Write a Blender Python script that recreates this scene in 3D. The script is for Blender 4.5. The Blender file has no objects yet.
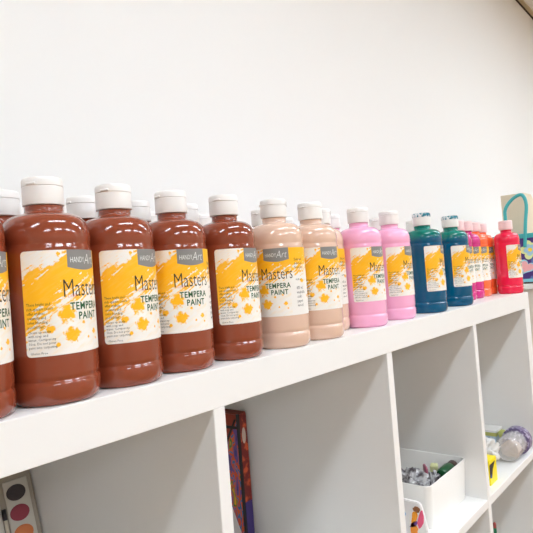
import bpy, bmesh, math, random
from mathutils import Vector, Matrix, noise
random.seed(7)
PI = math.pi
S = bpy.context.scene
COL = S.collection

# ------------------------------------------------------------------ helpers
def lin(c):
    r = []
    for v in c[:3]:
        v = v / 255.0
        r.append(v / 12.92 if v <= .04045 else ((v + .055) / 1.055) ** 2.4)
    return (r[0], r[1], r[2], 1)

def mat(name, rgb, rough=.5, metal=0, coat=0, spec=.5, trans=0, ior=1.45, emit=None, estr=0, alpha=1, bump=0, bscale=200, sss=0):
    m = bpy.data.materials.new(name); m.use_nodes = True
    nt = m.node_tree; b = nt.nodes['Principled BSDF']
    b.inputs['Base Color'].default_value = lin(rgb)
    b.inputs['Roughness'].default_value = rough
    b.inputs['Metallic'].default_value = metal
    b.inputs['Coat Weight'].default_value = coat
    b.inputs['Coat Roughness'].default_value = .05
    b.inputs['Specular IOR Level'].default_value = spec
    b.inputs['Transmission Weight'].default_value = trans
    b.inputs['IOR'].default_value = ior
    b.inputs['Alpha'].default_value = alpha
    if sss:
        b.inputs['Subsurface Weight'].default_value = sss
        b.inputs['Subsurface Radius'].default_value = (.006, .005, .004)
    if emit:
        b.inputs['Emission Color'].default_value = lin(emit)
        b.inputs['Emission Strength'].default_value = estr
    if bump:
        tc = nt.nodes.new('ShaderNodeTexCoord'); n = nt.nodes.new('ShaderNodeTexNoise')
        n.inputs['Scale'].default_value = bscale; n.inputs['Detail'].default_value = 4
        bp = nt.nodes.new('ShaderNodeBump'); bp.inputs['Strength'].default_value = bump; bp.inputs['Distance'].default_value = .001
        nt.links.new(tc.outputs['Object'], n.inputs['Vector']); nt.links.new(n.outputs['Fac'], bp.inputs['Height'])
        nt.links.new(bp.outputs['Normal'], b.inputs['Normal'])
    return m

class NT:
    """tiny expression helper for material node maths"""
    def __init__(s, m): s.nt = m.node_tree; s.b = s.nt.nodes['Principled BSDF']
    def m(s, op, *a, clamp=False):
        n = s.nt.nodes.new('ShaderNodeMath'); n.operation = op; n.use_clamp = clamp
        for i, v in enumerate(a):
            if isinstance(v, (int, float)): n.inputs[i].default_value = v
            else: s.nt.links.new(v, n.inputs[i])
        return n.outputs[0]
    def comb(s, x, y, z=0.0):
        n = s.nt.nodes.new('ShaderNodeCombineXYZ')
        for i, v in enumerate((x, y, z)):
            if isinstance(v, (int, float)): n.inputs[i].default_value = v
            else: s.nt.links.new(v, n.inputs[i])
        return n.outputs[0]
    def noise(s, vec, scale, detail=3, rough=.5):
        n = s.nt.nodes.new('ShaderNodeTexNoise'); n.inputs['Scale'].default_value = scale
        n.inputs['Detail'].default_value = detail; n.inputs['Roughness'].default_value = rough
        s.nt.links.new(vec, n.inputs['Vector']); return n.outputs['Fac']
    def mix(s, f, a, b):
        n = s.nt.nodes.new('ShaderNodeMix'); n.data_type = 'RGBA'
        s.nt.links.new(f, n.inputs[0])
        for k, v in ((6, a), (7, b)):
            if isinstance(v, tuple): n.inputs[k].default_value = v
            else: s.nt.links.new(v, n.inputs[k])
        return n.outputs[2]
    def coord(s, kind='Object'):
        n = s.nt.nodes.new('ShaderNodeTexCoord'); x = s.nt.nodes.new('ShaderNodeSeparateXYZ')
        s.nt.links.new(n.outputs[kind], x.inputs[0]); return n.outputs[kind], x.outputs

def mesh_obj(name, bm, m, parent=None, smooth=False, angle=None):
    me = bpy.data.meshes.new(name); bm.normal_update(); bm.to_mesh(me); bm.free()
    o = bpy.data.objects.new(name, me); COL.objects.link(o)
    for mm in (m if isinstance(m, (list, tuple)) else [m]): me.materials.append(mm)
    if smooth:
        for p in me.polygons: p.use_smooth = True
        if angle is not None: me.set_sharp_from_angle(angle=math.radians(angle))
    if parent: o.parent = parent
    return o

def empty(name, loc, label, cat, group=None, rz=0):
    o = bpy.data.objects.new(name, None); COL.objects.link(o)
    o.location = loc; o.rotation_euler = (0, 0, rz); o.empty_display_size = .02
    tag(o, label, cat, group); return o

def tag(o, label, cat, group=None):
    o['label'] = label; o['category'] = cat
    if group: o['group'] = group

def struct(o):
    o['kind'] = 'structure'; return o

def box(bm, x0, x1, y0, y1, z0, z1, bev=0, mi=0, seg=1):
    r = bmesh.ops.create_cube(bm, size=1)
    vs = r['verts']
    for v in vs:
        v.co = Vector(((x0 + x1) / 2 + v.co.x * (x1 - x0), (y0 + y1) / 2 + v.co.y * (y1 - y0), (z0 + z1) / 2 + v.co.z * (z1 - z0)))
    fs = list({f for v in vs for f in v.link_faces})
    for f in fs: f.material_index = mi
    if bev:
        es = list({e for v in vs for e in v.link_edges})
        bmesh.ops.bevel(bm, geom=es, offset=bev, segments=seg, profile=.5, affect='EDGES')
    return bm

def new(): return bmesh.new()

def boxo(name, dims, m, parent=None, bev=0, seg=1):
    bm = new(); box(bm, *dims, bev=bev, seg=seg); return mesh_obj(name, bm, m, parent)

def lathe(bm, prof, n=64, M=None, mi=0, cap0=True, cap1=True):
    rings = []
    for r, z in prof:
        ring = []
        for i in range(n):
            a = 2 * PI * i / n; c = Vector((r * math.cos(a), r * math.sin(a), z))
            ring.append(bm.verts.new(M @ c if M else c))
        rings.append(ring)
    for k in range(len(rings) - 1):
        for i in range(n):
            f = bm.faces.new((rings[k][i], rings[k][(i + 1) % n], rings[k + 1][(i + 1) % n], rings[k + 1][i])); f.material_index = mi
    if cap0: bm.faces.new(list(reversed(rings[0]))).material_index = mi
    if cap1: bm.faces.new(rings[-1]).material_index = mi
    return bm

def prism(bm, pts, axis, a, b, mi=0):
    """pts: outline in the two remaining axes; extruded along axis from a to b"""
    def P(u, v, w):
        return {'x': (w, u, v), 'y': (u, w, v), 'z': (u, v, w)}[axis]
    A = [bm.verts.new(P(u, v, a)) for u, v in pts]; B = [bm.verts.new(P(u, v, b)) for u, v in pts]
    n = len(pts)
    fs = [bm.faces.new(A), bm.faces.new(list(reversed(B)))]
    for i in range(n): fs.append(bm.faces.new((A[i], B[i], B[(i + 1) % n], A[(i + 1) % n])))
    for f in fs: f.material_index = mi
    bmesh.ops.recalc_face_normals(bm, faces=fs)
    return bm

def tube(bm, pts, r, n=10, up=(0, 0, 1)):
    pts = [Vector(p) for p in pts]; rings = []
    up = Vector(up)
    for i, p in enumerate(pts):
        t = (pts[min(i + 1, len(pts) - 1)] - pts[max(i - 1, 0)]).normalized()
        a = t.cross(up)
        if a.length < 1e-3: a = t.cross(Vector((1, 0, 0)))
        a.normalize(); b = t.cross(a)
        rr = r[i] if isinstance(r, (list, tuple)) else r
        rings.append([bm.verts.new(p + (a * math.cos(2 * PI * k / n) + b * math.sin(2 * PI * k / n)) * rr) for k in range(n)])
    for i in range(len(rings) - 1):
        for k in range(n): bm.faces.new((rings[i][k], rings[i][(k + 1) % n], rings[i + 1][(k + 1) % n], rings[i + 1][k]))
    bm.faces.new(rings[0]); bm.faces.new(list(reversed(rings[-1])))
    bmesh.ops.recalc_face_normals(bm, faces=bm.faces[:])
    return bm

def spline(ctrl, n=8):
    P = [Vector(c) for c in ctrl]; P = [2 * P[0] - P[1]] + P + [2 * P[-1] - P[-2]]; out = []
    for i in range(1, len(P) - 2):
        for k in range(n):
            t = k / n; a, b, c, d = P[i - 1:i + 3]
            out.append(.5 * ((2 * b) + (c - a) * t + (2 * a - 5 * b + 4 * c - d) * t * t + (3 * b - a - 3 * c + d) * t ** 3))
    out.append(P[-2]); return out

# ------------------------------------------------------------------ materials
WHITE = mat('white_foil_board', (238, 236, 233), rough=.38, spec=.4)
WALL = mat('wall_paint', (240, 239, 237), rough=.75, bump=.12, bscale=120)
CEIL = mat('ceiling_tile', (232, 228, 224), rough=.9, bump=.5, bscale=90)
FLOOR = mat('floor_vinyl', (160, 126, 92), rough=.4)
TRIMT = mat('tan_trim', (206, 188, 152), rough=.5)
TRIM_SHADOW = mat('trim_shadow_line', (48, 38, 28), rough=.7)  # dark brown painted in for the shade below the ceiling trim
LAMPF = mat('lamp_frame_white', (235, 235, 232), rough=.4)
LAMP = mat('lamp_diffuser', (255, 255, 255), rough=.6, emit=(230, 243, 255), estr=25)
CAPW = mat('cap_white', (240, 236, 232), rough=.32, sss=.1)
CAPP = mat('cap_pinkish', (246, 214, 214), rough=.32, sss=.1)
TABG = mat('label_grey', (132, 130, 127), rough=.45)
INKW = mat('ink_white', (240, 240, 236), rough=.5)
INKB = mat('ink_black', (44, 38, 34), rough=.5)
INKG = mat('ink_green', (28, 84, 44), rough=.5)
INKO = mat('ink_orange', (232, 96, 30), rough=.5)

def paint(name, rgb, dark=None):
    m = mat(name, rgb, rough=.12, coat=.6, spec=.45)
    N = NT(m); v, xyz = N.coord('Object')
    n = N.noise(v, 60, 3)
    f = N.m('MULTIPLY', n, .35)
    d = tuple(c * .8 for c in lin(rgb)[:3]) + (1,)
    N.nt.links.new(N.mix(f, lin(rgb), d), N.b.inputs['Base Color'])
    return m
BROWN = paint('brown_paint_bottle', (142, 66, 42))
BEIGE = paint('beige_paint_bottle', (226, 190, 168))
PINK = paint('pink_paint_bottle', (250, 176, 210))
MAGENTA = paint('magenta_paint_bottle', (206, 40, 126))
ORANGE = paint('orange_paint_bottle', (255, 108, 58))
RED = paint('red_paint_bottle', (242, 26, 74))
def teal():
    m = mat('teal_paint_bottle', (8, 84, 122), rough=.12, coat=.25, spec=.35)
    N = NT(m); v, xyz = N.coord('Object')
    n = N.noise(v, 45, 3)
    z = N.m('ADD', xyz[2], N.m('MULTIPLY', N.m('SUBTRACT', n, .5), .022))
    f = N.m('DIVIDE', N.m('SUBTRACT', z, .131), .010, clamp=True)
    N.nt.links.new(N.mix(f, lin((0, 82, 118)), lin((8, 120, 106))), N.b.inputs['Base Color'])
    return m
TEAL = teal()
def smear():
    m = mat('cap_teal_smeared', (236, 238, 238), rough=.25)
    N = NT(m); v, xyz = N.coord('Object')
    n = N.noise(v, 75, 2)
    h = N.m('MULTIPLY', N.m('SUBTRACT', xyz[2], .168), 22)
    f = N.m('MULTIPLY', N.m('SUBTRACT', N.m('ADD', n, h), .66), 14, clamp=True)
    N.nt.links.new(N.mix(f, lin((236, 238, 238)), lin((20, 112, 128))), N.b.inputs['Base Color'])
    return m
CAPT = smear()

def label_mat():
    m = mat('printed_label', (240, 236, 230), rough=.42)
    N = NT(m); v, uv = N.coord('UV')
    U = N.m('MULTIPLY', uv[0], 133.0); V = N.m('MULTIPLY', uv[1], 80.0)
    ca, sa = math.cos(math.radians(33)), math.sin(math.radians(33))
    al = N.m('ADD', N.m('MULTIPLY', U, ca), N.m('MULTIPLY', V, sa))
    ac = N.m('SUBTRACT', N.m('MULTIPLY', V, ca), N.m('MULTIPLY', U, sa))
    streak = N.noise(N.comb(N.m('MULTIPLY', al, .06), N.m('MULTIPLY', ac, .30), 0.0), 1.0, 5, .62)
    fine = N.noise(N.comb(N.m('MULTIPLY', U, .28), N.m('MULTIPLY', V, .28), 3.0), 1.0, 4, .6)
    st = N.m('SUBTRACT', streak, .5); fn = N.m('SUBTRACT', fine, .5)
    # upper left white wash
    dA = N.m('DIVIDE', N.m('SUBTRACT', N.m('ADD', N.m('MULTIPLY', U, .62), 58.0), V), 9.0)
    dA = N.m('ADD', dA, N.m('MULTIPLY', st, 6.0)); dA = N.m('ADD', dA, N.m('MULTIPLY', fn, 2.5))
    # lower right white field
    lb = N.m('MINIMUM', N.m('ADD', N.m('MULTIPLY', U, 1.15), 14.0), N.m('ADD', N.m('MULTIPLY', U, .2), 40.0))
    dB = N.m('DIVIDE', N.m('SUBTRACT', V, lb), 9.0)
    dB = N.m('ADD', dB, N.m('MULTIPLY', st, 9.0)); dB = N.m('ADD', dB, N.m('MULTIPLY', fn, 3.0))
    mask = N.m('MULTIPLY', N.m('ADD', N.m('MINIMUM', dA, dB), .25), 3.0, clamp=True)
    for (cx, cy, r) in ((33, 14, 6.2), (30, 31, 7.0), (55, 15, 2.6), (26, 77, 1.6), (43, 23, 1.4), (47, 11, 1.2), (22, 8, 1.8), (52, 25, 1.2), (57, 9, 1.1), (18, 20, 3.2), (80, 40, 3), (90, 22, 2)):
        dx = N.m('SUBTRACT', U, cx); dy = N.m('SUBTRACT', V, cy)
        d = N.m('DIVIDE', N.m('SQRT', N.m('ADD', N.m('MULTIPLY', dx, dx), N.m('MULTIPLY', dy, dy))), r)
        d = N.m('ADD', d, N.m('MULTIPLY', fn, 2.0))
        mask = N.m('MAXIMUM', mask, N.m('MULTIPLY', N.m('SUBTRACT', 1.0, d), 5.0, clamp=True))
    c = N.mix(mask, lin((240, 236, 230)), lin((255, 186, 8)))
    # faint wash of paler yellow inside the white field
    w = N.m('MULTIPLY', N.m('SUBTRACT', streak, .47), 1.6, clamp=True)
    c2 = N.mix(w, c, lin((250, 206, 110)))
    wm = N.m('MULTIPLY', N.m('LESS_THAN', U, 62.0), .8)
    c = N.mix(wm, c, c2)
    N.nt.links.new(c, N.b.inputs['Base Color'])
    return m
LABEL = label_mat()

# ------------------------------------------------------------------ lettering
def text_mesh(txt, size, offset=0.0, res=2, spacing=1.0, line=1.0, align='LEFT', shear=0):
    cu = bpy.data.curves.new('lettering', 'FONT'); cu.body = txt; cu.size = size; cu.offset = offset
    cu.resolution_u = res; cu.space_character = spacing; cu.space_line = line; cu.align_x = align; cu.fill_mode = 'FRONT'; cu.shear = shear
    o = bpy.data.objects.new('lettering', cu); COL.objects.link(o)
    bpy.context.view_layer.update()
    dg = bpy.context.evaluated_depsgraph_get()
    me = bpy.data.meshes.new_from_object(o.evaluated_get(dg))
    bm = new(); bm.from_mesh(me)
    bpy.data.objects.remove(o); bpy.data.curves.remove(cu); bpy.data.meshes.remove(me)
    for f in bm.faces: f.material_index = 0
    return bm

def fit(bm, x0, x1, y0, y1):
    xs = [v.co.x for v in bm.verts]; ys = [v.co.y for v in bm.verts]
    a, b, c, d = min(xs), max(xs), min(ys), max(ys)
    for v in bm.verts:
        v.co.x = x0 + (v.co.x - a) / (b - a) * (x1 - x0); v.co.y = y0 + (v.co.y - c) / (d - c) * (y1 - y0)
    return bm

def wrap(bm, R, slice_=.0025):
    """x = arc length, y = height -> on a cylinder of radius R"""
    if slice_:
        xs = [v.co.x for v in bm.verts]; x = min(xs) + slice_
        while x < max(xs):
            bmesh.ops.bisect_plane(bm, geom=bm.verts[:] + bm.edges[:] + bm.faces[:], plane_co=(x, 0, 0), plane_no=(1, 0, 0)); x += slice_
    for v in bm.verts:
        a = v.co.x / R; v.co = Vector((R * math.cos(a), R * math.sin(a), v.co.y))
    return bm

# ------------------------------------------------------------------ the paint bottle (one of each colour, then copies)
R0 = .0325
RL = R0 + .00025
PROF = [(.0, .0015), (.024, .0015), (.0262, .0), (.0288, .0003), (.0308, .002), (.0320, .0048), (.0327, .009), (.0328, .0145), (.0325, .0172),
        (.0317, .0186), (.0317, .0196), (.0323, .0212), (.0325, .023), (.0325, .036), (.0325, .06), (.0325, .09), (.0325, .1195), (.0324, .1215),
        (.0319, .1235), (.0319, .1250), (.0324, .1268), (.0324, .131), (.0320, .1358), (.0310, .1400), (.0293, .1435), (.0268, .1462), (.0235, .1482),
        (.0195, .1495), (.0163, .1502), (.0147, .1512), (.0143, .1525), (.0142, .1545), (.0142, .1552), (.0142, .1566), (.0125, .1570), (.0125, .1600)]
CAP = [(.0150, .1570), (.0160, .1571), (.0162, .1578), (.0161, .1660), (.0160, .1716), (.0156, .1719), (.0156, .1722)]
LID = [(.0158, .1722), (.0162, .1726), (.0161, .1765), (.0156, .1785), (.0146, .1793), (.0100, .1796), (.0, .1797)]
def body_mesh():
    bm = new(); lathe(bm, PROF[1:], 72, cap0=True, cap1=True); bmesh.ops.recalc_face_normals(bm, faces=bm.faces[:]); return bm
def cap_mesh():
    bm = new(); lathe(bm, CAP, 48); bmesh.ops.recalc_face_normals(bm, faces=bm.faces[:]); return bm
def lid_mesh():
    bm = new(); lathe(bm, LID[:-1], 48)
    box(bm, -.0165, -.0155, -.005, .005, .170, .176)            # hinge web at the rear
    # thumb notch lip
    box(bm, .0152, .0170, -.004, .004, .1728, .1746, bev=.0004)
    bmesh.ops.recalc_face_normals(bm, faces=bm.faces[:]); return bm
LZ0, LZ1, LLEN = .0385, .1185, .133
def label_mesh():
    bm = new(); uvl = bm.loops.layers.uv.new('uv'); n = 96; rc = .003
    xs = [0, .0002, .0005, .001, .0016, .0023, .003] + [.003 + (LLEN - .006) * i / n for i in range(1, n)] + [LLEN - k for k in (.003, .0023, .0016, .001, .0005, .0002, 0)]
    rows = []
    for x in xs:
        e = min(x, LLEN - x); ins = rc - math.sqrt(max(0, rc * rc - (rc - e) ** 2)) if e < rc else 0
        a = x / RL
        rows.append([(bm.verts.new((RL * math.cos(a), RL * math.sin(a), z)), x / LLEN, (z - LZ0) / (LZ1 - LZ0)) for z in (LZ0 + ins, (LZ0 + LZ1) / 2, LZ1 - ins)])
    for i in range(len(rows) - 1):
        for k in (0, 1):
            q = (rows[i][k], rows[i + 1][k], rows[i + 1][k + 1], rows[i][k + 1])
            f = bm.faces.new([t[0] for t in q])
            for l, t in zip(f.loops, q): l[uvl].uv = (t[1], t[2])
    return bm
RT = RL + .00012
def tab_mesh():
    bm = new(); u0, u1, z1, z0 = .0325, .0625, LZ1, .1040
    pts = [(u0, z1), (u0, z0 + .001)] + [(u0 + (u1 - u0) * t, z0 + .001 - .0025 * math.sin(PI * t)) for t in [k / 10 for k in range(1, 10)]] + [(u1, z0 + .001), (u1, z1)]
    bm.faces.new([bm.verts.new((u, z, 0)) for u, z in pts])
    return wrap(bm, RT, .0015)
def words(txt, x0, x1, z0, z1, R=None, **k):
    return wrap(fit(text_mesh(txt, .01, **k), x0, x1, z0, z1), R or RT, .0025)
def join(*bms):
    me = bpy.data.meshes.new('tmp'); out = new()
    for b in bms:
        b.to_mesh(me); b.free(); out.from_mesh(me)
    bpy.data.meshes.remove(me); return out
def logo():
    R = RT + .00012
    return join(words('HANDY', .0350, .0478, .1085, .1128, R=R, offset=-.0001), words('Art', .0478, .0605, .1072, .1152, R=R, offset=-.0002, shear=.3))
def masters():
    return words('Masters', .0285, .0655, .0820, .0955, offset=-.00008, spacing=1.0)
def tempera():
    return join(words('TEMPERA', .0325, .0622, .0715, .0775, offset=.00022, spacing=1.1), words('PAINT', .0390, .0588, .0638, .0698, offset=.00022, spacing=1.1))
def blurb():
    return join(words('These bright and\nrich opaque colors\noffer endless\ncreativity and\ncolor blending\npossibilities!', .0020, .0205, .0592, .0790, res=1, line=1.05),
                words('Cleans up easily\nwith soap and\nwater. Certipur-ity\n16oz. Do not pour\npaint into carpeting', .0020, .0215, .0440, .0580, res=1, line=1.05),
                words('Gluten Free', .0030, .0150, .0402, .0420, res=1))
def sidetext():
    return join(words('Shake well\nbefore use.\nNon-toxic', .0690, .0830, .0930, .1060, res=1), words('16 fl oz', .0700, .0790, .0790, .0815, res=1, offset=.0001),
                words('473 ml\nwashable\ncraft\npaper\nwood', .0700, .0840, .0480, .0720, res=1))
SH = {}
def shared():
    for k, f in (('body', body_mesh), ('cap', cap_mesh), ('lid', lid_mesh), ('label', label_mesh), ('tab', tab_mesh), ('logo', logo), ('masters', masters), ('tempera', tempera), ('blurb', blurb), ('side', sidetext), ('little', lambda: words('Little', .0312, .0385, .0815, .0842, R=RT + .0001, offset=-.0001, shear=.3))):
        bm = f(); me = bpy.data.meshes.new(k); bm.normal_update(); bm.to_mesh(me); bm.free()
        if k in ('body', 'cap', 'lid', 'label'):
            for p in me.polygons: p.use_smooth = True
            if k in ('cap', 'lid'): me.set_sharp_from_angle(angle=math.radians(38))
            else: me.set_sharp_from_angle(angle=math.radians(60))
        SH[k] = me
shared()
def meshcopy(k, m):
    me = SH[k].copy(); me.materials.clear(); me.materials.append(m); return me
def child(name, me, parent, label=None):
    o = bpy.data.objects.new(name, me); COL.objects.link(o); o.parent = parent
    if label: o['label'] = label
    return o
def make_bottle(bodym, capm, lidm=None):
    r = bpy.data.objects.new('paint_bottle', None); COL.objects.link(r); r.empty_display_size = .02
    child('bottle_body', meshcopy('body', bodym), r)
    c = child('cap', meshcopy('cap', capm), r); child('lid', meshcopy('lid', lidm or capm), c)
    l = child('label', meshcopy('label', LABEL), r)
    child('logo_tab', meshcopy('tab', TABG), l, 'grey tab at the top of the label'); child('logo_lettering', meshcopy('logo', INKW), l, 'white lettering on the grey tab')
    child('large_lettering', meshcopy('masters', INKB), l); child('title_lettering', meshcopy('tempera', INKG), l, 'green capital lettering')
    child('small_print', meshcopy('blurb', INKB), l); child('side_print', meshcopy('side', INKB), l); child('accent_lettering', meshcopy('little', INKO), l)
    return r
def copy_tree(o, parent=None):
    c = o.copy(); COL.objects.link(c); c.parent = parent
    for ch in list(o.children): copy_tree(ch, c)
    return c
PROTO = {}
def bottle(kind, x, y, a0, label, group, k=1.0):
    if kind not in PROTO:
        bm_, cm, lm = {'brown': (BROWN, CAPW, None), 'beige': (BEIGE, CAPW, None), 'pink': (PINK, CAPW, None), 'teal': (TEAL, CAPW, CAPT), 'plain_teal': (TEAL, CAPW, None),
                       'magenta': (MAGENTA, CAPP, None), 'orange': (ORANGE, CAPP, None), 'red': (RED, CAPP, None)}[kind]
        o = PROTO[kind] = make_bottle(bm_, cm, lm)
    else: o = copy_tree(PROTO[kind])
    o.location = (x, y, TOP); o.rotation_euler = (0, 0, math.radians(a0)); tag(o, label, 'paint bottle', group)
    for ch in o.children:
        ch.scale = (1, 1, 1) if ch.name.startswith('cap') else (k, k, 1)
    return o

# ------------------------------------------------------------------ room
FZ, CZ, WY = -1.426, 1.525, .405
XL, XR, YF = -3.2, 4.6, -5.0
struct(boxo('floor', (XL - .1, XR + .1, YF - .1, WY + .1, FZ - .1, FZ), FLOOR))
struct(boxo('ceiling', (XL - .1, XR + .1, YF - .1, WY + .1, CZ, CZ + .1), CEIL))
struct(boxo('wall_back', (XL - .1, XR + .1, WY, WY + .1, FZ, CZ), WALL))
WALLS = mat('side_wall_paint', (204, 190, 170), rough=.8)
struct(boxo('wall_left', (XL - .1, XL, YF, WY, FZ, CZ), WALLS))
struct(boxo('wall_right', (XR, XR + .1, YF, WY, FZ, CZ), WALLS))
struct(boxo('wall_front', (XL - .1, XR + .1, YF - .1, YF, FZ, CZ), WALLS))
struct(boxo('trim_1', (XL, XR, WY - .026, WY, CZ - .004, CZ), TRIMT))
struct(boxo('trim_shadow_strip', (XL, XR, WY - .006, WY, CZ - .011, CZ - .004), TRIM_SHADOW))  # thin dark strip standing in for the shadow line under the trim
struct(boxo('baseboard_back', (XL, XR, WY - .012, WY, FZ, FZ + .1), TRIMT, bev=.003))

# ceiling lamps
def lamp(x, y, sx, sy, label):
    e = empty('ceiling_lamp', (x, y, CZ), label, 'ceiling lamp', 'ceiling lamps in rows')
    bm = new()
    for a in ((-sx, sx, -sy, -sy + .025), (-sx, sx, sy - .025, sy), (-sx, -sx + .025, -sy + .025, sy - .025), (sx - .025, sx, -sy + .025, sy - .025)):
        box(bm, a[0], a[1], a[2], a[3], -.018, 0)
    mesh_obj('lamp_frame', bm, LAMPF, e)
    boxo('lamp_diffuser', (-sx + .025, sx - .025, -sy + .025, sy - .025, -.010, -.001), LAMP, e)
for (y, tagy) in ((-.95, 'near the shelf wall'), (-3.5, 'far from the shelf wall')):
    for x, w in ((-1.75, 'leftmost'), (.15, 'second from left'), (2.05, 'third from left'), (3.75, 'rightmost')):
        lamp(x, y, .6, .15 if y > -2 else .30, '%s rectangular ceiling lamp in the row %s' % (w, tagy))

# ------------------------------------------------------------------ shelving unit, 4 by 4 cells
TOP = .038; P = .351; D = .39
X0, X1 = -P + .016, 1.053          # inner faces of the two side panels
shelf = empty('shelving_unit', (0, 0, 0), 'white cube shelving unit with open cells standing against the wall', 'shelf unit')
bv = .0008
boxo('top_board', (X0 - .038, X1 + .038, 0, D, 0, TOP), WHITE, shelf, bev=bv, seg=2)
boxo('bottom_board', (X0 - .038, X1 + .038, 0, D, FZ, FZ + .038), WHITE, shelf, bev=bv)
boxo('side_panel', (X0 - .038, X0, 0, D, FZ + .038, 0), WHITE, shelf, bev=bv)
boxo('side_panel', (X1, X1 + .038, 0, D, FZ + .038, 0), WHITE, shelf, bev=bv)
for k in (0, 1, 2):
    boxo('divider', (k * P, k * P + .016, 0, D, FZ + .038, 0), WHITE, shelf, bev=bv)
for r in (1, 2, 3):
    z1 = -.335 - (r - 1) * P
    for k in (-1, 0, 1, 2):
        boxo('shelf_board', (k * P + .016, (k + 1) * P, .0004, D, z1 - .016, z1), WHITE, shelf, bev=bv)

# ------------------------------------------------------------------ bottles
front = 'paint bottles in the front row on the shelf'
back = 'paint bottles in the rows behind'
bottle('brown', -.2090, .036, -146, 'brown paint bottle cut off by the left edge of the photo, front row', front, 1.03)
bottle('brown', -.1393, .0352, -151.5, 'large nearest brown paint bottle, label showing a wide bare brown strip left of it', front, 1.065)
bottle('brown', -.0700, .0375, -152, 'brown paint bottle second whole one from the left in the front row', front, 1.03)
bottle('brown', .0010, .041, -184, 'brown paint bottle whose label faces the camera fully, third whole one from left', front, 1.02)
bottle('brown', .0750, .0385, -160, 'last brown paint bottle in the front row, beside the first beige one', front)
bottle('beige', .160, .036, -226, 'beige paint bottle right next to the brown ones, its green title fully readable', front, 1.03)
bottle('beige', .2355, .0345, -185, 'second beige paint bottle in the front row, grey tab central', front, 1.02)
bottle('beige', .3110, .0710, -217, 'beige paint bottle set back, peeking out between the beige and pink front bottles', back, 1.0)
bottle('pink', .3690, .0400, -178, 'left pink paint bottle, beside the beige ones', front, 1.0)
bottle('pink', .474, .0430, -169, 'right pink paint bottle, beside the teal ones', front, .99)
bottle('teal', .585, .035, -156, 'left teal paint bottle with teal smears on its lid', front, 1.02)
bottle('teal', .7220, .0365, -163, 'right teal paint bottle with a smeared lid, beside the magenta ones', front, .99)
bottle('magenta', .8610, .0765, -200, 'left magenta paint bottle, a sliver seen just right of the teal bottle', front, .94)
bottle('magenta', .9225, .0800, -212, 'right magenta paint bottle, beside the orange ones', front, .94)
bottle('orange', .9840, .0830, -212, 'left orange paint bottle, beside the magenta one', front, .94)
bottle('orange', 1.0660, .0945, -212, 'right orange paint bottle, half behind the red one', front, .94)
bottle('red', 1.0620, .0315, -168, 'bright red paint bottle at the right end of the shelf', front, .91)
for kind, x, y, lab in (
    ('brown', -.143, .1035, 'back-row paint bottle whose white cap shows at the left edge of the photo'),
    ('brown', -.060, .1035, 'back-row paint bottle whose white cap shows between the nearest two brown bottles'),
    ('brown', .0075, .1080, 'back-row paint bottle whose white cap shows right of the second brown bottle'),
    ('brown', .078, .1060, 'back-row paint bottle whose white cap shows right of the third brown bottle'),
    ('brown', .073, .1740, 'rear paint bottle whose cap shows low, just left of the third brown bottle cap'),
    ('brown', .166, .1740, 'rear paint bottle whose cap shows low, just left of the fourth brown bottle cap'),
    ('beige', .222, .1060, 'back-row paint bottle whose cap shows just left of the first beige bottle cap'),
    ('beige', .342, .1630, 'back-row paint bottle whose cap shows between the two beige bottle caps'),
    ('pink', .402, .1120, 'back-row paint bottle whose cap shows just left of the first pink bottle cap'),
    ('pink', .560, .1100, 'back-row paint bottle whose cap shows left of the second pink bottle cap'),
    ('plain_teal', .710, .1080, 'back-row paint bottle whose cap shows just left of the first teal bottle cap'),
    ('magenta', .800, .1300, 'back-row paint bottle whose cap shows between the two teal bottle caps')):
    bottle(kind, x, y, -180, lab, back)

# ------------------------------------------------------------------ watercolour palette in the leftmost visible cell
TRAY = mat('tray_plastic', (206, 200, 190), rough=.3); TRAYR = mat('tray_rim', (170, 160, 146), rough=.25, coat=.4)
pal = empty('watercolor_palette', (0, .3185, -.335), 'watercolour palette with oval pans leaning upright in the leftmost visible cell', 'paint palette')
pal.rotation_euler = (math.radians(-16.96), 0, 0)
PW, PH = .090, .2285
bm = new(); box(bm, -PW - .001, -.001, -.010, 0, 0, PH, bev=.003, seg=2); mesh_obj('case', bm, TRAYR, pal)
bm = new(); box(bm, -.042, -.009, -.0125, -.0101, .006, PH - .010, bev=.001)
box(bm, -.083, -.050, -.0125, -.0101, .006, PH - .010, bev=.001); mesh_obj('tray', bm, TRAY, pal)
pc = [(72, 66, 70), (150, 62, 76), (218, 128, 78), (236, 190, 60), (110, 70, 40), (60, 130, 70), (40, 90, 160), (236, 232, 226)]
pc2 = [(250, 220, 60), (220, 60, 60), (120, 60, 140), (70, 160, 190), (40, 70, 120), (150, 190, 70), (200, 150, 100), (90, 90, 90)]
for cx, cols in ((-.0272, pc), (-.0688, pc2)):
    for i, c in enumerate(cols):
        # z of pan centre measured down the tilted face
        h = PH - .0268 - i * .0262
        bm = new(); M = Matrix.Translation((cx, -.0125, h)) @ Matrix.Rotation(PI / 2, 4, 'X') @ Matrix.Diagonal((1.25, 1, 1, 1))
        lathe(bm, [(.0103, 0), (.0103, .0008), (.0096, .0012), (.004, .0006), (.001, .0005)], 32, M)
        bmesh.ops.recalc_face_normals(bm, faces=bm.faces[:])
        o = mesh_obj('paint_pan', bm, mat('pan_paint', c, rough=.7, bump=.3, bscale=400), pal, smooth=True, angle=40)
        o['label'] = 'oval pan of dry paint'
br = empty('paintbrush', (-.047, .3185 , -.335), 'thin paintbrush with black grip slotted upright in the middle of the palette', 'paintbrush'); br.rotation_euler = pal.rotation_euler
bm = new(); tube(bm, [(0, -.0128, .012), (0, -.0128, .09), (0, -.0128, .172)], [.0012, .002, .0022], 10); mesh_obj('handle', bm, mat('brush_handle', (226, 214, 194), rough=.35), br, smooth=True)
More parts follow.
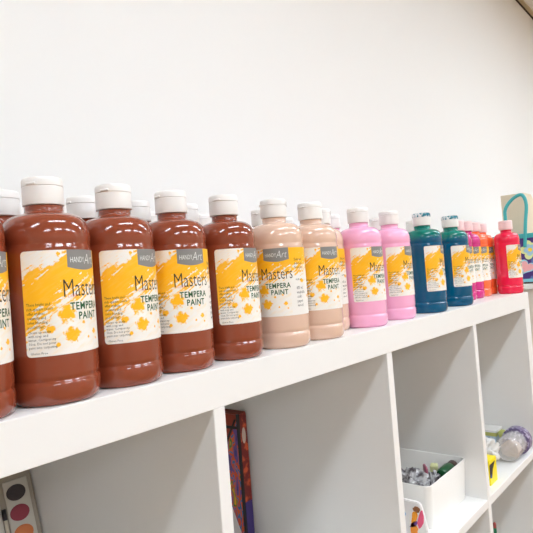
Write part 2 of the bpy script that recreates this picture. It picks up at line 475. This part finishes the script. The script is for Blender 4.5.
bm = new(); tube(bm, [(0, -.0128, .1722), (0, -.0128, .186)], [.0028, .0028], 10); mesh_obj('ferrule', bm, mat('ferrule_black', (40, 38, 42), rough=.35), br, smooth=True)

# ------------------------------------------------------------------ tall box with bright art, second cell
def art_mat():
    m = mat('box_art', (200, 70, 40), rough=.35)
    N = NT(m); v, c = N.coord('Object')
    a = N.noise(N.comb(0.0, N.m('MULTIPLY', c[1], 1.0), N.m('MULTIPLY', c[2], .35)), 70, 2, .4)
    n2 = N.noise(N.comb(3.0, N.m('MULTIPLY', c[1], 1.3), N.m('MULTIPLY', c[2], .5)), 90, 1)
    rp = N.nt.nodes.new('ShaderNodeValToRGB'); rp.color_ramp.interpolation = 'CONSTANT'
    e = rp.color_ramp.elements; cols = [(0, (70, 60, 130)), (.36, (104, 74, 142)), (.44, (214, 84, 40)), (.49, (60, 110, 160)), (.53, (226, 96, 36)), (.57, (80, 130, 50)), (.61, (230, 170, 30)), (.66, (200, 50, 70))]
    e[0].position = 0; e[0].color = lin(cols[0][1]); e[1].position = cols[1][0]; e[1].color = lin(cols[1][1])
    for p, q in cols[2:]:
        x = e.new(p); x.color = lin(q)
    N.nt.links.new(N.m('ADD', N.m('MULTIPLY', a, .7), N.m('MULTIPLY', n2, .3)), rp.inputs[0])
    # upper rust corner behind a dark slanted bar
    up = N.m('ADD', c[2], N.m('MULTIPLY', N.m('SUBTRACT', c[1], .287), 1.7))
    f = N.m('GREATER_THAN', up, .214)
    col = N.mix(f, rp.outputs[0], lin((150, 50, 22)))
    N.nt.links.new(col, N.b.inputs['Base Color']); return m
ART = art_mat()
SPINE = mat('spine_art', (128, 34, 28), rough=.35)
N = NT(SPINE); v, c = N.coord('Object')
a = N.noise(N.comb(N.m('MULTIPLY', c[0], 1.0), 0.0, N.m('MULTIPLY', c[2], 1.0)), 60, 2)
rp = N.nt.nodes.new('ShaderNodeValToRGB'); rp.color_ramp.elements[0].color = lin((120, 34, 30)); rp.color_ramp.elements[0].position = .5
rp.color_ramp.elements[1].color = lin((214, 92, 52)); rp.color_ramp.elements[1].position = .62
N.nt.links.new(a, rp.inputs[0])
low = N.m('LESS_THAN', c[2], .072)
N.nt.links.new(N.mix(low, rp.outputs[0], lin((70, 54, 120))), N.b.inputs['Base Color'])
BX0, BX1, BY0, BY1 = .325, .346, .283, .385
HB = .226
gb = empty('game_box', (0, 0, -.335), 'tall slim box with swirling orange, purple and green art standing in a cell', 'box')
boxo('box_body', (BX0 + .001, BX1, BY0 + .001, BY1, 0, HB), mat('box_card', (120, 50, 34), rough=.6), gb, bev=.0005)
def panel(name, m, quad, parent, t=.0008):
    bm = new(); box(bm, *quad); return mesh_obj(name, bm, m, parent)
panel('cover_art', ART, (BX0 - .0003, BX0 + .001, BY0 + .003, BY1, .002, HB - .002), gb)
panel('spine_art', SPINE, (BX0 + .003, BX1 - .0005, BY0, BY0 + .001, .002, HB - .002), gb)
# black border bars on the cover, a pale oval badge on the spine
BLK = mat('black_print', (30, 26, 26), rough=.4)
bm = new(); box(bm, BX0 - .001, BX0 + .003, BY0 - .0004, BY0 + .004, .001, HB - .001)
prism(bm, [(BY0 + .005, HB - .010), (BY0 + .009, HB - .010), (BY0 + .060, HB - .097), (BY0 + .056, HB - .100)], 'x', BX0 - .0008, BX0 - .0002)
prism(bm, [(BY0 + .004, HB - .022), (BY0 + .004, HB - .027), (BY1, HB - .030), (BY1, HB - .024)], 'x', BX0 - .0009, BX0 - .0002)
mesh_obj('black_border', bm, BLK, gb)
bm = new(); M = Matrix.Translation(((BX0 + BX1) / 2 + .001, BY0, HB - .040)) @ Matrix.Rotation(PI / 2, 4, 'X') @ Matrix.Diagonal((.32, 1, 1, 1))
lathe(bm, [(.014, 0), (.014, .0004)], 24, M); mesh_obj('spine_badge', bm, mat('badge', (206, 186, 170), rough=.4), gb)
# white panel on the cover, lower part
bm = new(); prism(bm, [(BY0 + .085, .150), (BY0 + .050, .150), (BY0 + .046, .085), (BY0 + .030, .060), (BY0 + .012, .020), (BY0 + .006, .003), (BY0 + .095, .003)], 'x', BX0 - .0007, BX0 - .0003)
mesh_obj('white_panel', bm, mat('panel_white', (226, 218, 216), rough=.5), gb)

# ------------------------------------------------------------------ white bin in third cell
BINM = mat('bin_plastic', (238, 235, 230), rough=.4)
def rrect(x0, x1, y0, y1, r, n=5):
    o = []
    for cx, cy, s in ((x1 - r, y1 - r, 0), (x0 + r, y1 - r, 1), (x0 + r, y0 + r, 2), (x1 - r, y0 + r, 3)):
        for k in range(n + 1):
            a = (s + k / n) * PI / 2; o.append((cx + r * math.cos(a), cy + r * math.sin(a)))
    return o
def bin_mesh(x0, x1, y0, y1, h, taper, t=.0025, rim=.004):
    bm = new(); rings = []
    for (z, ins) in ((0, taper), (h - .001, 0), (h, .0006), (h, t - .0006), (h - .001, t), (t, taper + t)):
        rings.append([bm.verts.new((x, y, z)) for x, y in rrect(x0 + ins, x1 - ins, y0 + ins, y1 - ins, .012)])
    n = len(rings[0])
    for a, b in zip(rings, rings[1:]):
        for i in range(n): bm.faces.new((a[i], a[(i + 1) % n], b[(i + 1) % n], b[i]))
    bm.faces.new(list(reversed(rings[0]))); bm.faces.new(rings[-1]); bmesh.ops.recalc_face_normals(bm, faces=bm.faces[:])
    return bm
o = mesh_obj('storage_bin', bin_mesh(.527, .7015, .035, .300, .0755, .004), BINM, None, smooth=True, angle=35); o.location.z = -.335
tag(o, 'low white plastic storage bin filled with wrapped craft supplies', 'bin')

def blob(name, loc, dims, m, seed, amp=.25, sub=4, freq=2.2, rot=(0, 0, 0), crease=False):
    bm = new(); bmesh.ops.create_icosphere(bm, subdivisions=sub, radius=1)
    for v in bm.verts:
        n = v.co.normalized(); k = noise.noise(n * freq + Vector((seed, seed * 2, 0)))
        k2 = abs(noise.noise(n * freq * 2.3 + Vector((seed * 3, 1, seed))))
        v.co = n * (1 + amp * k - (amp * .9 * k2 if crease else 0))
    R = Matrix.LocRotScale(None, None, dims) if False else Matrix.Diagonal((dims[0], dims[1], dims[2], 1))
    for v in bm.verts: v.co = R @ v.co
    o = mesh_obj(name, bm, m, None, smooth=True); o.location = loc; o.rotation_euler = rot
    return o
FILM = mat('silver_film', (150, 148, 150), rough=.32, metal=.2)
N = NT(FILM); v, c = N.coord('Object'); n = N.noise(v, 70, 3)
rp = N.nt.nodes.new('ShaderNodeValToRGB'); rp.color_ramp.elements[0].color = lin((84, 76, 80)); rp.color_ramp.elements[0].position = .42
rp.color_ramp.elements[1].color = lin((196, 194, 194)); rp.color_ramp.elements[1].position = .6
N.nt.links.new(n, rp.inputs[0]); N.nt.links.new(rp.outputs[0], N.b.inputs['Base Color'])
ZB = -.335 + .003
o = blob('wrapped_packet', (.574, .102, ZB + .043), (.029, .046, .037), FILM, 3, .55, 5, 2.6, crease=True); tag(o, 'crumpled packet in shiny grey film at the near left inside the white bin', 'packet')
o = blob('wrapped_packet', (.607, .063, ZB + .040), (.020, .015, .028), FILM, 9, .6, 5, 3, crease=True); tag(o, 'small crumpled clear film packet by the front wall inside the white bin', 'packet')
bm = new(); box(bm, -.014, .014, -.003, .003, 0, .074, bev=.0035, seg=3)
o = mesh_obj('pink_case', bm, mat('pink_plastic', (168, 92, 112), rough=.3), None, smooth=True, angle=50); o.location = (.622, .085, ZB); o.rotation_euler = (0, 0, .6)
tag(o, 'dusky pink flat plastic case standing in the white bin', 'case')
# green bottle-like piece
gm = mat('green_plastic', (22, 84, 44), rough=.3)
bm = new(); M = Matrix.Rotation(PI / 2, 4, 'Y')
lathe(bm, [(.004, -.024), (.0105, -.022), (.0125, -.016), (.0125, .012), (.011, .018), (.007, .020)], 32, M); bmesh.ops.recalc_face_normals(bm, faces=bm.faces[:])
g = empty('glue_bottle', (.650, .056, ZB + .058), 'green tube with dark brown cap lying near the front rim of the white bin', 'tube'); g.rotation_euler = (0, -.05, .0)
mesh_obj('tube_body', bm, gm, g, smooth=True, angle=40)
bm = new(); lathe(bm, [(.0105, .0202), (.0105, .034), (.009, .036)], 32, M); bmesh.ops.recalc_face_normals(bm, faces=bm.faces[:])
mesh_obj('cap', bm, mat('brown_cap', (66, 46, 40), rough=.4), g, smooth=True, angle=40)
bm = new(); box(bm, -.013, .018, -.011, .011, 0, .0425, bev=.004, seg=2)
o = mesh_obj('sponge', bm, mat('sponge_green', (72, 92, 66), rough=.9, bump=1, bscale=300), None); o.location = (.650, .056, ZB); tag(o, 'green sponge block under the green tube in the white bin', 'sponge')
bm = new(); box(bm, -.009, .009, -.007, .007, 0, .067, bev=.002)
o = mesh_obj('note_block', bm, mat('pale_lime', (212, 216, 160), rough=.7), None); o.location = (.654, .082, ZB); o.rotation_euler = (0, 0, .3); tag(o, 'pale lime block standing behind the green tube in the white bin', 'block')

# ------------------------------------------------------------------ small printed carton left of the bin
CM = mat('carton_white', (238, 234, 232), rough=.45)
ct = empty('craft_carton', (0, 0, -.335), 'white carton with painted hand-like splodges of orange, pink and purple, left of the bin', 'carton')
bm = new(); prism(bm, [(.012, 0), (.0135, .012), (.026, .068), (.031, .0715), (.140, .0735), (.140, 0)], 'x', .470, .477)
bmesh.ops.bevel(bm, geom=bm.edges[:], offset=.0012, segments=2, affect='EDGES'); mesh_obj('carton_body', bm, CM, ct, smooth=True, angle=40)
def splodge(y, z, ry, rz_, rot, col, seed, name='splodge'):
    ry *= 1.35
    bm = new(); n = 28; pts = []
    for i in range(n):
        a = 2 * PI * i / n; k = 1 + .35 * noise.noise(Vector((math.cos(a) * 1.5 + seed, math.sin(a) * 1.5, seed)))
        u, w = ry * math.cos(a) * k, rz_ * math.sin(a) * k
        pts.append((y + u * math.cos(rot) - w * math.sin(rot), z + u * math.sin(rot) + w * math.cos(rot)))
    prism(bm, pts, 'x', .4692, .4699); return mesh_obj(name, bm, mat('splodge_ink', col, rough=.5), ct)
splodge(.0275, .044, .0036, .0140, .25, (240, 96, 132), 1, 'pink_splodge')
splodge(.0330, .060, .0046, .0050, .0, (150, 96, 60), 2, 'brown_splodge')
splodge(.0385, .046, .0036, .0120, .30, (248, 160, 40), 3, 'orange_splodge')
splodge(.0410, .026, .0055, .0085, .1, (246, 150, 50), 4, 'orange_splodge')
splodge(.0400, .0345, .0065, .0030, -.7, (110, 72, 150), 5, 'purple_splodge')
splodge(.058, .048, .0030, .0060, .1, (150, 190, 222), 6, 'blue_splodge')
splodge(.090, .035, .0060, .0120, .2, (100, 180, 110), 7, 'green_splodge')

# ------------------------------------------------------------------ fourth cell
YEL = mat('yellow_card', (248, 226, 20), rough=.4)
yb = empty('yellow_box', (0, 0, -.335), 'small bright yellow box with black and blue print just right of the third upright', 'box')
bm = new(); box(bm, .770, .812, .016, .055, 0, .050, bev=.0008); mesh_obj('box_body', bm, YEL, yb)
bm = new(); prism(bm, [(.7702, .042), (.801, .043), (.786, .030), (.778, .014), (.7702, .016)], 'y', .0152, .0162); mesh_obj('black_print', bm, BLK, yb)
bm = new(); prism(bm, [(.7704, .022), (.776, .024), (.777, .017), (.7704, .016)], 'y', .0148, .0152); mesh_obj('blue_print', bm, mat('blue_print', (50, 90, 150), rough=.4), yb)

# clear jar lying on its side with a purple lid
JAR = mat('clear_plastic', (240, 236, 232), rough=.08, alpha=.3, spec=.8)
jar = empty('plastic_jar', (.912, .026, -.335 + .0315), 'clear jar with a glittery purple lid lying on its side near the right end panel', 'jar')
JM = Matrix.Rotation(PI / 2, 4, 'Y')
bm = new()
prof = [(r_ * .87, z_) for r_, z_ in [(.020, .004), (.028, .0), (.0305, .003), (.0315, .008), (.0318, .030), (.0315, .062), (.029, .068), (.029, .074), (.0275, .074), (.0275, .067), (.0300, .060), (.0302, .030), (.0300, .009), (.028, .004), (.020, .0055)]]
lathe(bm, prof, 48, JM); bmesh.ops.recalc_face_normals(bm, faces=bm.faces[:]); mesh_obj('jar_body', bm, JAR, jar, smooth=True, angle=50)
LIDM = mat('purple_lid', (120, 104, 150), rough=.3, metal=.3)
N = NT(LIDM); v, c = N.coord('Object'); n = N.noise(v, 130, 2)
f = N.m('MULTIPLY', N.m('SUBTRACT', n, .5), 9, clamp=True); N.nt.links.new(N.mix(f, lin((112, 98, 138)), lin((200, 192, 220))), N.b.inputs['Base Color'])
bm = new(); lathe(bm, [(.026, .0685), (.0312, .0688), (.0312, .092), (.0298, .094), (.010, .0945)], 48, JM); bmesh.ops.recalc_face_normals(bm, faces=bm.faces[:])
mesh_obj('lid', bm, LIDM, jar, smooth=True, angle=40)
bm = new(); bmesh.ops.create_icosphere(bm, subdivisions=4, radius=1)
for v in bm.verts:
    k = 1 + .25 * noise.noise(v.co * 3); v.co = Vector((.034 + v.co.x * .026 * k, v.co.y * .020 * k, -.006 + v.co.z * .017 * k))
BEAD = mat('jar_filling', (214, 192, 178), rough=.6, bump=1, bscale=250)
mesh_obj('filling', bm, BEAD, jar, smooth=True)
# clear crumpled bag
BAGM = mat('clear_bag', (244, 240, 236), rough=.25, alpha=.62, spec=.6)
o = blob('plastic_bag', (.864, .064, -.335 + .034), (.036, .034, .035), BAGM, 5, .5, 5, 2.4, crease=True); tag(o, 'whitish crumpled clear plastic bag between the yellow box and the jar', 'plastic bag')
# small box and a lime capped bottle behind
bx = empty('small_box', (0, 0, -.335), 'pale blue small box with lime band and white lid behind the clear bag', 'box')
boxo('box_body', (1.002, 1.045, .077, .160, 0, .031), mat('pale_blue', (186, 204, 220), rough=.5), bx)
boxo('lime_band', (1.001, 1.046, .076, .161, .031, .040), mat('lime_card', (190, 190, 104), rough=.5), bx)
boxo('box_lid', (1.0, 1.047, .075, .162, .040, .045), mat('white_card', (236, 234, 230), rough=.5), bx)
lb = empty('glue_bottle', (1.012, .063, -.335), 'small pale bottle with a rounded lime green cap beside the pale blue box', 'bottle')
bm = new(); lathe(bm, [(.0105, 0), (.011, .002), (.011, .022), (.006, .027)], 32); bmesh.ops.recalc_face_normals(bm, faces=bm.faces[:]); mesh_obj('bottle_body', bm, mat('pale_bottle', (232, 230, 222), rough=.3), lb, smooth=True, angle=40)
bm = new(); lathe(bm, [(.007, .0272), (.0098, .030), (.0108, .036), (.0095, .042), (.006, .0455), (.001, .0465)], 32); bmesh.ops.recalc_face_normals(bm, faces=bm.faces[:]); mesh_obj('cap', bm, mat('lime_cap', (206, 210, 120), rough=.4), lb, smooth=True, angle=40)

# ------------------------------------------------------------------ pencil in a cup, cell below
Z2 = -.335 - P
cup = empty('pencil_cup', (.868, .060, Z2), 'white cup holding a pencil in the lower right cell', 'cup')
bm = new(); lathe(bm, [(.026, 0), (.031, .002), (.034, .10), (.0325, .10), (.0295, .004), (.02, .003)], 40); bmesh.ops.recalc_face_normals(bm, faces=bm.faces[:]); mesh_obj('cup_body', bm, BINM, cup, smooth=True, angle=40)
pn = empty('pencil', (.866, .050, Z2 + .004), 'green pencil with a reddish tip standing upright beside the third upright', 'pencil')
bm = new(); lathe(bm, [(.0034, 0), (.0034, .218)], 6); bmesh.ops.recalc_face_normals(bm, faces=bm.faces[:]); mesh_obj('barrel', bm, mat('pencil_green', (10, 120, 84), rough=.3), pn)
bm = new(); lathe(bm, [(.0034, .2182), (.0034, .226), (.0026, .229)], 20); bmesh.ops.recalc_face_normals(bm, faces=bm.faces[:]); mesh_obj('eraser', bm, mat('eraser_red', (160, 70, 66), rough=.6), pn, smooth=True, angle=40)

# ------------------------------------------------------------------ neighbouring cabinet, tote and magazine file
cab = empty('cabinet', (0, 0, 0), 'pale cabinet standing beyond the right end of the shelving unit', 'cabinet')
CABM = mat('cabinet_beige', (214, 205, 194), rough=.5)
boxo('cabinet_body', (1.56, 2.36, -.02, .40, FZ + .06, .020), CABM, cab, bev=.002)
boxo('cabinet_top', (1.545, 2.375, -.03, .402, .020, .036), WHITE, cab, bev=.001)
boxo('plinth', (1.58, 2.34, .0, .39, FZ, FZ + .06), CABM, cab)
for a, b in ((1.564, 1.957), (1.963, 2.356)):
    dr = boxo('door', (a, b, -.038, -.02, FZ + .07, .012), WHITE, cab, bev=.001)
    hx = 1.93 if a < 1.9 else 1.99
    bm = new(); tube(bm, [(hx, -.038, -.30), (hx, -.060, -.30), (hx, -.060, -.42), (hx, -.038, -.42)], .004, 8); mesh_obj('handle', bm, mat('steel', (180, 180, 180), rough=.3, metal=1), dr, smooth=True)
CT = .036
TQ = mat('turquoise_trim', (70, 176, 178), rough=.55, bump=.3, bscale=600)
tote = empty('tote_bag', (1.60, 0, CT), 'tote bag with purple floral sides and turquoise trim and handles, beyond the red bottle', 'tote bag')
TY0, TY1, TH, TD = .0, .235, .166, .14
def fabric():
    m = mat('purple_fabric', (78, 50, 124), rough=.7)
    N = NT(m); v, c = N.coord('Object'); n = N.noise(v, 40, 2)
    f = N.m('MULTIPLY', N.m('SUBTRACT', n, .54), 12, clamp=True)
    N.nt.links.new(N.mix(f, lin((74, 48, 120)), lin((96, 120, 180))), N.b.inputs['Base Color']); return m
FAB = fabric()
bm = new()
box(bm, 0, .004, TY0, TY1, .006, TH - .012); box(bm, TD - .004, TD, TY0, TY1, .006, TH - .012)
box(bm, .004, TD - .004, TY0, TY0 + .004, .006, TH - .012); box(bm, .004, TD - .004, TY1 - .004, TY1, .006, TH - .012); box(bm, .0, TD, TY0, TY1, .004, .006)
mesh_obj('fabric_body', bm, FAB, tote)
bm = new()
for a in ((-.002, .006, TY0 - .002, TY1 + .002), (TD - .006, TD + .002, TY0 - .002, TY1 + .002), (.006, TD - .006, TY0 - .002, TY0 + .006), (.006, TD - .006, TY1 - .006, TY1 + .002)):
    box(bm, a[0], a[1], a[2], a[3], TH - .014, TH + .001, bev=.001)
mesh_obj('rim_trim', bm, TQ, tote)
bm = new(); box(bm, -.001, .0, TY0, TY1, .006, .016); mesh_obj('bottom_trim', bm, mat('pale_blue_trim', (140, 206, 218), rough=.6), tote)
boxo('base', (-.002, TD + .002, TY0 - .002, TY1 + .002, 0, .0045), mat('dark_base', (84, 66, 40), rough=.7), tote, bev=.001)
for xx in (-.004,):
    bm = new()
    tube(bm, spline([(xx, .186, TH - .045), (xx, .187, TH + .055), (xx, .184, TH + .090), (xx, .162, TH + .118), (xx, .135, TH + .131), (xx, .122, TH + .120), (xx, .1175, TH + .090), (xx, .124, TH + .04), (xx, .1330, TH - .045)], 8), .0056, 12, up=(1, 0, 0))
    mesh_obj('handle', bm, TQ, tote, smooth=True)
def flower(y, z, s, petal, centre):
    bm = new(); n = 60; pts = []
    for i in range(n):
        a = 2 * PI * i / n; r = s * (.66 + .34 * abs(math.cos(2.5 * a))); pts.append((y + r * math.cos(a), z + r * math.sin(a)))
    prism(bm, pts, 'x', -.0022, -.0002); f = mesh_obj('flower_print', bm, mat('petal', petal, rough=.6), tote)
    bm = new(); n = 40; pts = [(y + s * .62 * (.7 + .3 * abs(math.cos(2.5 * a + .3))) * math.cos(a), z + s * .62 * (.7 + .3 * abs(math.cos(2.5 * a + .3))) * math.sin(a)) for a in [2 * PI * i / n for i in range(n)]]
    prism(bm, pts, 'x', -.0030, -.0022); mesh_obj('inner_petal', bm, mat('petal_inner', centre, rough=.6), f)
    bm = new(); pts = [(y + s * .2 * math.cos(2 * PI * i / 20), z + s * .2 * math.sin(2 * PI * i / 20)) for i in range(20)]
    prism(bm, pts, 'x', -.0036, -.0030); mesh_obj('flower_centre', bm, mat('centre', (250, 214, 70), rough=.6), f)
def heart(y, z, s, rot, col, rim):
    def pts(k):
        o = []
        for i in range(40):
            t = 2 * PI * i / 40; u = .0625 * 16 * math.sin(t) ** 3 * s * k; w = (13 * math.cos(t) - 5 * math.cos(2 * t) - 2 * math.cos(3 * t) - math.cos(4 * t)) / 16 * s * k
            o.append((y + u * math.cos(rot) - w * math.sin(rot), z + u * math.sin(rot) + w * math.cos(rot)))
        return o
    bm = new(); prism(bm, pts(1.25), 'x', -.0022, -.0002); f = mesh_obj('heart_print', bm, mat('heart_rim', rim, rough=.6), tote)
    bm = new(); prism(bm, pts(1), 'x', -.0030, -.0022); mesh_obj('heart_fill', bm, mat('heart_fill', col, rough=.6), f)
flower(.118, .112, .033, (232, 236, 170), (170, 208, 232))
heart(.133, .056, .021, .5, (248, 178, 180), (170, 220, 236))
flower(.185, .060, .026, (250, 214, 120), (250, 240, 230)); heart(.175, .118, .014, -.3, (240, 120, 150), (250, 220, 230))
flower(.045, .052, .030, (246, 160, 190), (250, 236, 180)); heart(.045, .115, .018, -.4, (120, 200, 210), (240, 240, 200))
heart(.090, .030, .010, .2, (250, 220, 120), (250, 250, 240))
# magazine file behind the bag
MF = mat('kraft_card', (224, 210, 184), rough=.7)
mf = empty('magazine_file', (1.775, 0, CT), 'beige cardboard magazine file standing behind the tote bag', 'magazine file')
w0, w1, hh, dd = .170, .250, .322, .24
bm = new()
box(bm, 0, .003, w0, w1, 0, hh); box(bm, dd - .003, dd, w0, w1, 0, .10)
box(bm, .003, dd - .003, w0, w1, 0, .003)
mesh_obj('file_panels', bm, MF, mf)
for yy in (w0, w1 - .003):
    bm = new(); prism(bm, [(.003, .003), (dd - .003, .003), (dd - .003, .10), (.13, .30), (.10, hh), (.003, hh)], 'y', yy, yy + .003); mesh_obj('side_panel', bm, MF, mf)

# ------------------------------------------------------------------ camera
cam = bpy.data.cameras.new('camera'); co = bpy.data.objects.new('camera', cam); COL.objects.link(co)
Rm = ((0.64153297, -0.76320434, -0.07716591), (-0.03426446, 0.07198402, -0.99681706), (0.76632982, 0.64213506, 0.02002933))
r, d, f = [Vector(v) for v in Rm]
Mw = Matrix(((r.x, -d.x, -f.x, -.37232209), (r.y, -d.y, -f.y, -.39228846), (r.z, -d.z, -f.z, .12291885), (0, 0, 0, 1)))
co.matrix_world = Mw
cam.sensor_width = 36; cam.sensor_fit = 'HORIZONTAL'; cam.lens = 555.286 / 533 * 36; cam.clip_start = .01; cam.clip_end = 50
S.camera = co

w = bpy.data.worlds.new('world'); S.world = w; w.use_nodes = True
w.node_tree.nodes['Background'].inputs[0].default_value = (.9, .92, 1, 1); w.node_tree.nodes['Background'].inputs[1].default_value = .05
S.view_settings.view_transform = 'Standard'; S.view_settings.look = 'None'; S.view_settings.gamma = 1; S.view_settings.use_curve_mapping = False
S.view_settings.exposure = 0.0
